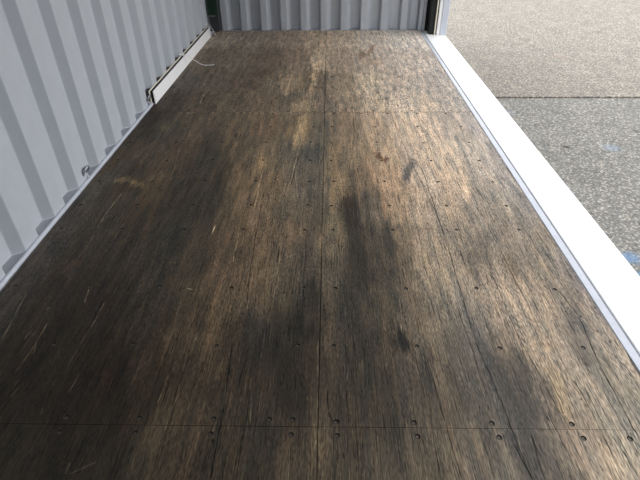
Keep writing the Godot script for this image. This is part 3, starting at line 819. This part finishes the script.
func build_ground() -> void:
	var g := structure("ground", "grey asphalt yard with a straight paving joint", "ground")
	M.asphalt = make_asphalt("grey_asphalt", Color8(121, 119, 114), 201, [[1.897, -3.019, 0.07, 130, 155, 185, 0.35], [1.417, -1.817, 0.06, 95, 135, 185, 0.55], [1.40, -1.70, 0.03, 95, 135, 185, 0.5], [1.415, -3.67, 0.05, 130, 150, 180, 0.25], [1.598, -3.033, 0.028, 60, 55, 50, 0.9], [2.2, -3.3, 0.03, 70, 66, 62, 0.6]])
	M.asphalt_far = make_asphalt("light_asphalt", Color8(126, 121, 113), 231, [[2.4, -5.2, 0.1, 150, 120, 110, 0.3]])
	var J := 4.0
	for a in [[-J + 0.02, 30.0, M.asphalt], [-40.0, -J - 0.02, M.asphalt_far]]:
		var st := new_st()
		var z0: float = a[0]
		var z1: float = a[1]
		bevel_box(st, Vector3(-30, GROUND - 0.1, z0), Vector3(40, GROUND, z1), 0.004)
		commit("asphalt_slab", st, a[2], g)
	box_part("joint_filler", Vector3(-30, GROUND - 0.1, -J - 0.02), Vector3(40, GROUND - 0.02, -J + 0.02), 0.0005, M.rubber, g)


	# unseen building added across the yard to keep sky off faces looking this way
	var n := structure("added_wall_right", "unseen grey building added to block sky light beside the closed end doors", "wall")
	box_part("added_wall_block", Vector3(9.0, GROUND, 6.0), Vector3(18.0, 9.0, 24.0), 0.02, M.building, n)

# ---------------------------------------------------------------- things
func build_things() -> void:
	# white rail tied to the foot of the wall
	var t := thing("channel_rail", "long white rail with a black core lying along the foot of the wall", "rail", Vector3(-1.243, 0.0, -4.34))
	var h := 0.096
	var L := 0.99
	box_part("front_plate", Vector3(0.008, 0.0, -L), Vector3(0.016, h - 0.004, L), 0.002, M.white_plastic, t)
	box_part("back_plate", Vector3(-0.018, 0.012, -L), Vector3(-0.011, h + 0.002, L + 0.012), 0.002, M.cream, t)
	box_part("rubber_core", Vector3(-0.011, 0.004, -L + 0.004), Vector3(0.008, h - 0.005, L - 0.006), 0.001, M.rubber, t)
	for k in 8:  # black pads stand in for the shade in each wall recess
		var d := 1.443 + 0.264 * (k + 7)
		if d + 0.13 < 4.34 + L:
			box_part("shade_pad", Vector3(-0.05, 0.02, 4.34 - d - 0.126), Vector3(-0.019, h - 0.004, 4.34 - d - 0.032), 0.003, M.rubber, t)
	box_part("end_shade_piece", Vector3(-0.03, 0.014, L - 0.02), Vector3(-0.019, h - 0.006, L + 0.016), 0.002, M.rubber, t)  # black piece standing in for the shadow behind the rail end
	for k in 3:
		box_part("core_rib", Vector3(-0.0055, 0.02 + 0.03 * k, L - 0.006), Vector3(0.0045, 0.025 + 0.03 * k, L - 0.001), 0.001, M.hole, t)
	# cable ties round it
	tie("cable_tie", "white cable tie on the white rail with a long tail curling onto the plywood", -4.235, [Vector3(-1.2615, 0.116, -4.20), Vector3(-1.242, 0.112, -4.23), Vector3(-1.215, 0.098, -4.25), Vector3(-1.15, 0.045, -4.28), Vector3(-1.08, 0.012, -4.27), Vector3(-0.996, 0.003, -4.31)])
	tie("cable_tie", "white cable tie round the rail end beside the dark corner post, short tail", -5.29, [Vector3(-1.26, 0.13, -5.27), Vector3(-1.236, 0.13, -5.30), Vector3(-1.205, 0.09, -5.31), Vector3(-1.182, 0.003, -5.36)])
	# lashing rings low on the wall
	var tops := ["grey steel lashing ring low on the corrugated wall, standing free of the white rail", "grey steel lashing ring at the near end of the white rail"]
	for i in 2:
		var d: float = [2.235, 3.31][i]
		var r := thing("lashing_ring", tops[i], "ring", Vector3(-1.282, 0.012, -d), "lashing rings along the wall foot")
		var st := new_st()
		var path := PackedVector3Array()
		for k in 20:
			var a := TAU * k / 20
			# a D-shaped loop leaning into the room
			var u := cos(a) * 0.032
			var v := 0.036 + sin(a) * 0.032
			path.append(Vector3(0.006 + v * 0.45, 0.008 + v * 0.85, u + 0.006 * sin(a)))
		tube(st, path, 0.0068, 0.0068, 8, true)
		commit("loop", st, M.galvanised, r)
		st = new_st()
		var arc := PackedVector3Array()
		for k in 9:
			var a := PI * k / 8
			arc.append(Vector3(0.012 - cos(a) * 0.014, sin(a) * 0.024, -0.002))
		tube(st, arc, 0.005, 0.005, 8)
		commit("staple", st, M.post, r)
	# green strip in the far corner
	var g := thing("plastic_strip", "dark green plastic strip hanging on the dark corner post", "strip", Vector3(-1.215, 0.17, -5.515))
	var st := new_st()
	var prof := [Vector2(-0.052, 0.016), Vector2(-0.044, 0.004), Vector2(-0.02, 0.001), Vector2(0.02, 0.006), Vector2(0.046, 0.002)]
	for k in prof.size() - 1:
		var p: Vector2 = prof[k]
		var q: Vector2 = prof[k + 1]
		for j in 6:
			var y0 := j * 0.2
			var y1 := y0 + 0.2
			var s0 := 0.004 * sin(j * 1.3)
			var s1 := 0.004 * sin((j + 1) * 1.3)
			for side in [0.0, 0.003]:
				facing(st, [Vector3(p.x, y0, p.y + s0 + 0.004 + side), Vector3(q.x, y0, q.y + s0 + 0.004 + side), Vector3(q.x, y1, q.y + s1 + 0.004 + side), Vector3(p.x, y1, p.y + s1 + 0.004 + side)], Vector3.BACK if side > 0 else Vector3.FORWARD)
		facing(st, [Vector3(p.x, 0, p.y + 0.004), Vector3(q.x, 0, q.y + 0.004), Vector3(q.x, 0, q.y + 0.007), Vector3(p.x, 0, p.y + 0.007)], Vector3.DOWN)
	commit("strip_sheet", st, M.green, g)
	var w := thing("wire_end", "short pale wire end sticking out below the green plastic strip", "wire", Vector3(-1.24, 0.165, -5.50))
	st = new_st()
	tube(st, smooth_path([Vector3(-0.02, 0.0, -0.02), Vector3(0.01, 0.002, 0.006), Vector3(0.05, 0.006, 0.02)], 5), 0.0022, 0.0022, 6)
	commit("wire", st, M.cream, w)
	# splinters lying on the floor
	splinter("wood_splinter", "pale wood splinter lying across the grain of the dark plywood", Vector3(-0.525, 0.0, -1.379), 0.036, 1.25)
	splinter("wood_splinter", "thin pale wood splinter lying along the grain of the dark plywood", Vector3(-0.51, 0.0, -1.785), 0.06, -0.05)

func tie(called: String, label: String, z: float, tail: Array) -> void:
	var o := thing(called, label, "cable tie", Vector3(-1.243, 0.0, z), "cable ties on the white rail")
	var at := Vector3(-1.243, 0.0, z)
	var st := new_st()
	# band round the rail
	var ring := [Vector3(0.0185, 0.001, 0), Vector3(0.0185, 0.0955, 0), Vector3(-0.0205, 0.104, 0), Vector3(-0.0205, 0.01, 0)]
	for k in 3:
		tube(st, PackedVector3Array([ring[k], ring[k + 1]]), 0.0025, 0.0012, 6)
	commit("band", st, M.white_plastic, o)
	st = new_st()
	var pts := []
	for p in tail:
		pts.append(p - at)
	tube(st, smooth_path(pts), 0.0028, 0.0024, 6)
	commit("tail", st, M.white_plastic, o)
	box_part("head", Vector3(0.002, 0.1015, -0.006), Vector3(0.015, 0.1095, 0.006), 0.0015, M.white_plastic, o)

func splinter(called: String, label: String, at: Vector3, length: float, turn: float) -> void:
	var o := thing(called, label, "splinter", at)
	o.rotation.y = turn
	var st := new_st()
	var h := length * 0.5
	var w := 0.0022
	var ring := [Vector3(-w, 0.0002, 0), Vector3(0, 0.003, 0.1 * h), Vector3(w, 0.0002, 0), Vector3(0, 0.0001, 0)]
	for e in [Vector3(0.0008, 0.0006, -h), Vector3(-0.0006, 0.0016, h)]:
		for k in 4:
			var a: Vector3 = ring[k]
			var b: Vector3 = ring[(k + 1) % 4]
			facing(st, [a, b, e], (a + b) * 0.5 - Vector3(0, 0.001, 0))
	commit("sliver", st, M.straw, o)

func _ready() -> void:
	rng.seed = 20240611
	# ---- camera
	var cam := Camera3D.new()
	cam.name = "camera"
	cam.position = Vector3(0, 1.2235, 0)
	cam.rotation = Vector3(deg_to_rad(-35.718), deg_to_rad(1.1393), deg_to_rad(-0.429))
	cam.fov = rad_to_deg(2.0 * atan(240.0 / 484.554))
	cam.near = 0.05
	cam.far = 200.0
	add_child(cam)
	cam.current = true
	# ---- sky and exposure: a bright, evenly overcast day
	var sky_mat := ProceduralSkyMaterial.new()
	sky_mat.sky_top_color = Color(0.97, 0.975, 0.985)
	sky_mat.sky_horizon_color = Color(0.97, 0.97, 0.965)
	sky_mat.ground_bottom_color = Color(0.4, 0.4, 0.4)
	sky_mat.ground_horizon_color = Color(0.6, 0.6, 0.6)
	sky_mat.sky_energy_multiplier = 1.0
	var sky := Sky.new()
	sky.sky_material = sky_mat
	var env := Environment.new()
	env.background_mode = Environment.BG_SKY
	env.sky = sky
	env.tonemap_mode = Environment.TONE_MAPPER_LINEAR
	env.tonemap_exposure = 3.2
	env.sdfgi_enabled = true
	env.ssao_enabled = true
	env.ssil_enabled = true
	var we := WorldEnvironment.new()
	we.environment = env
	add_child(we)
	# ---- the place
	make_materials()
	build_shell()
	build_floor()
	build_ground()
	build_things()
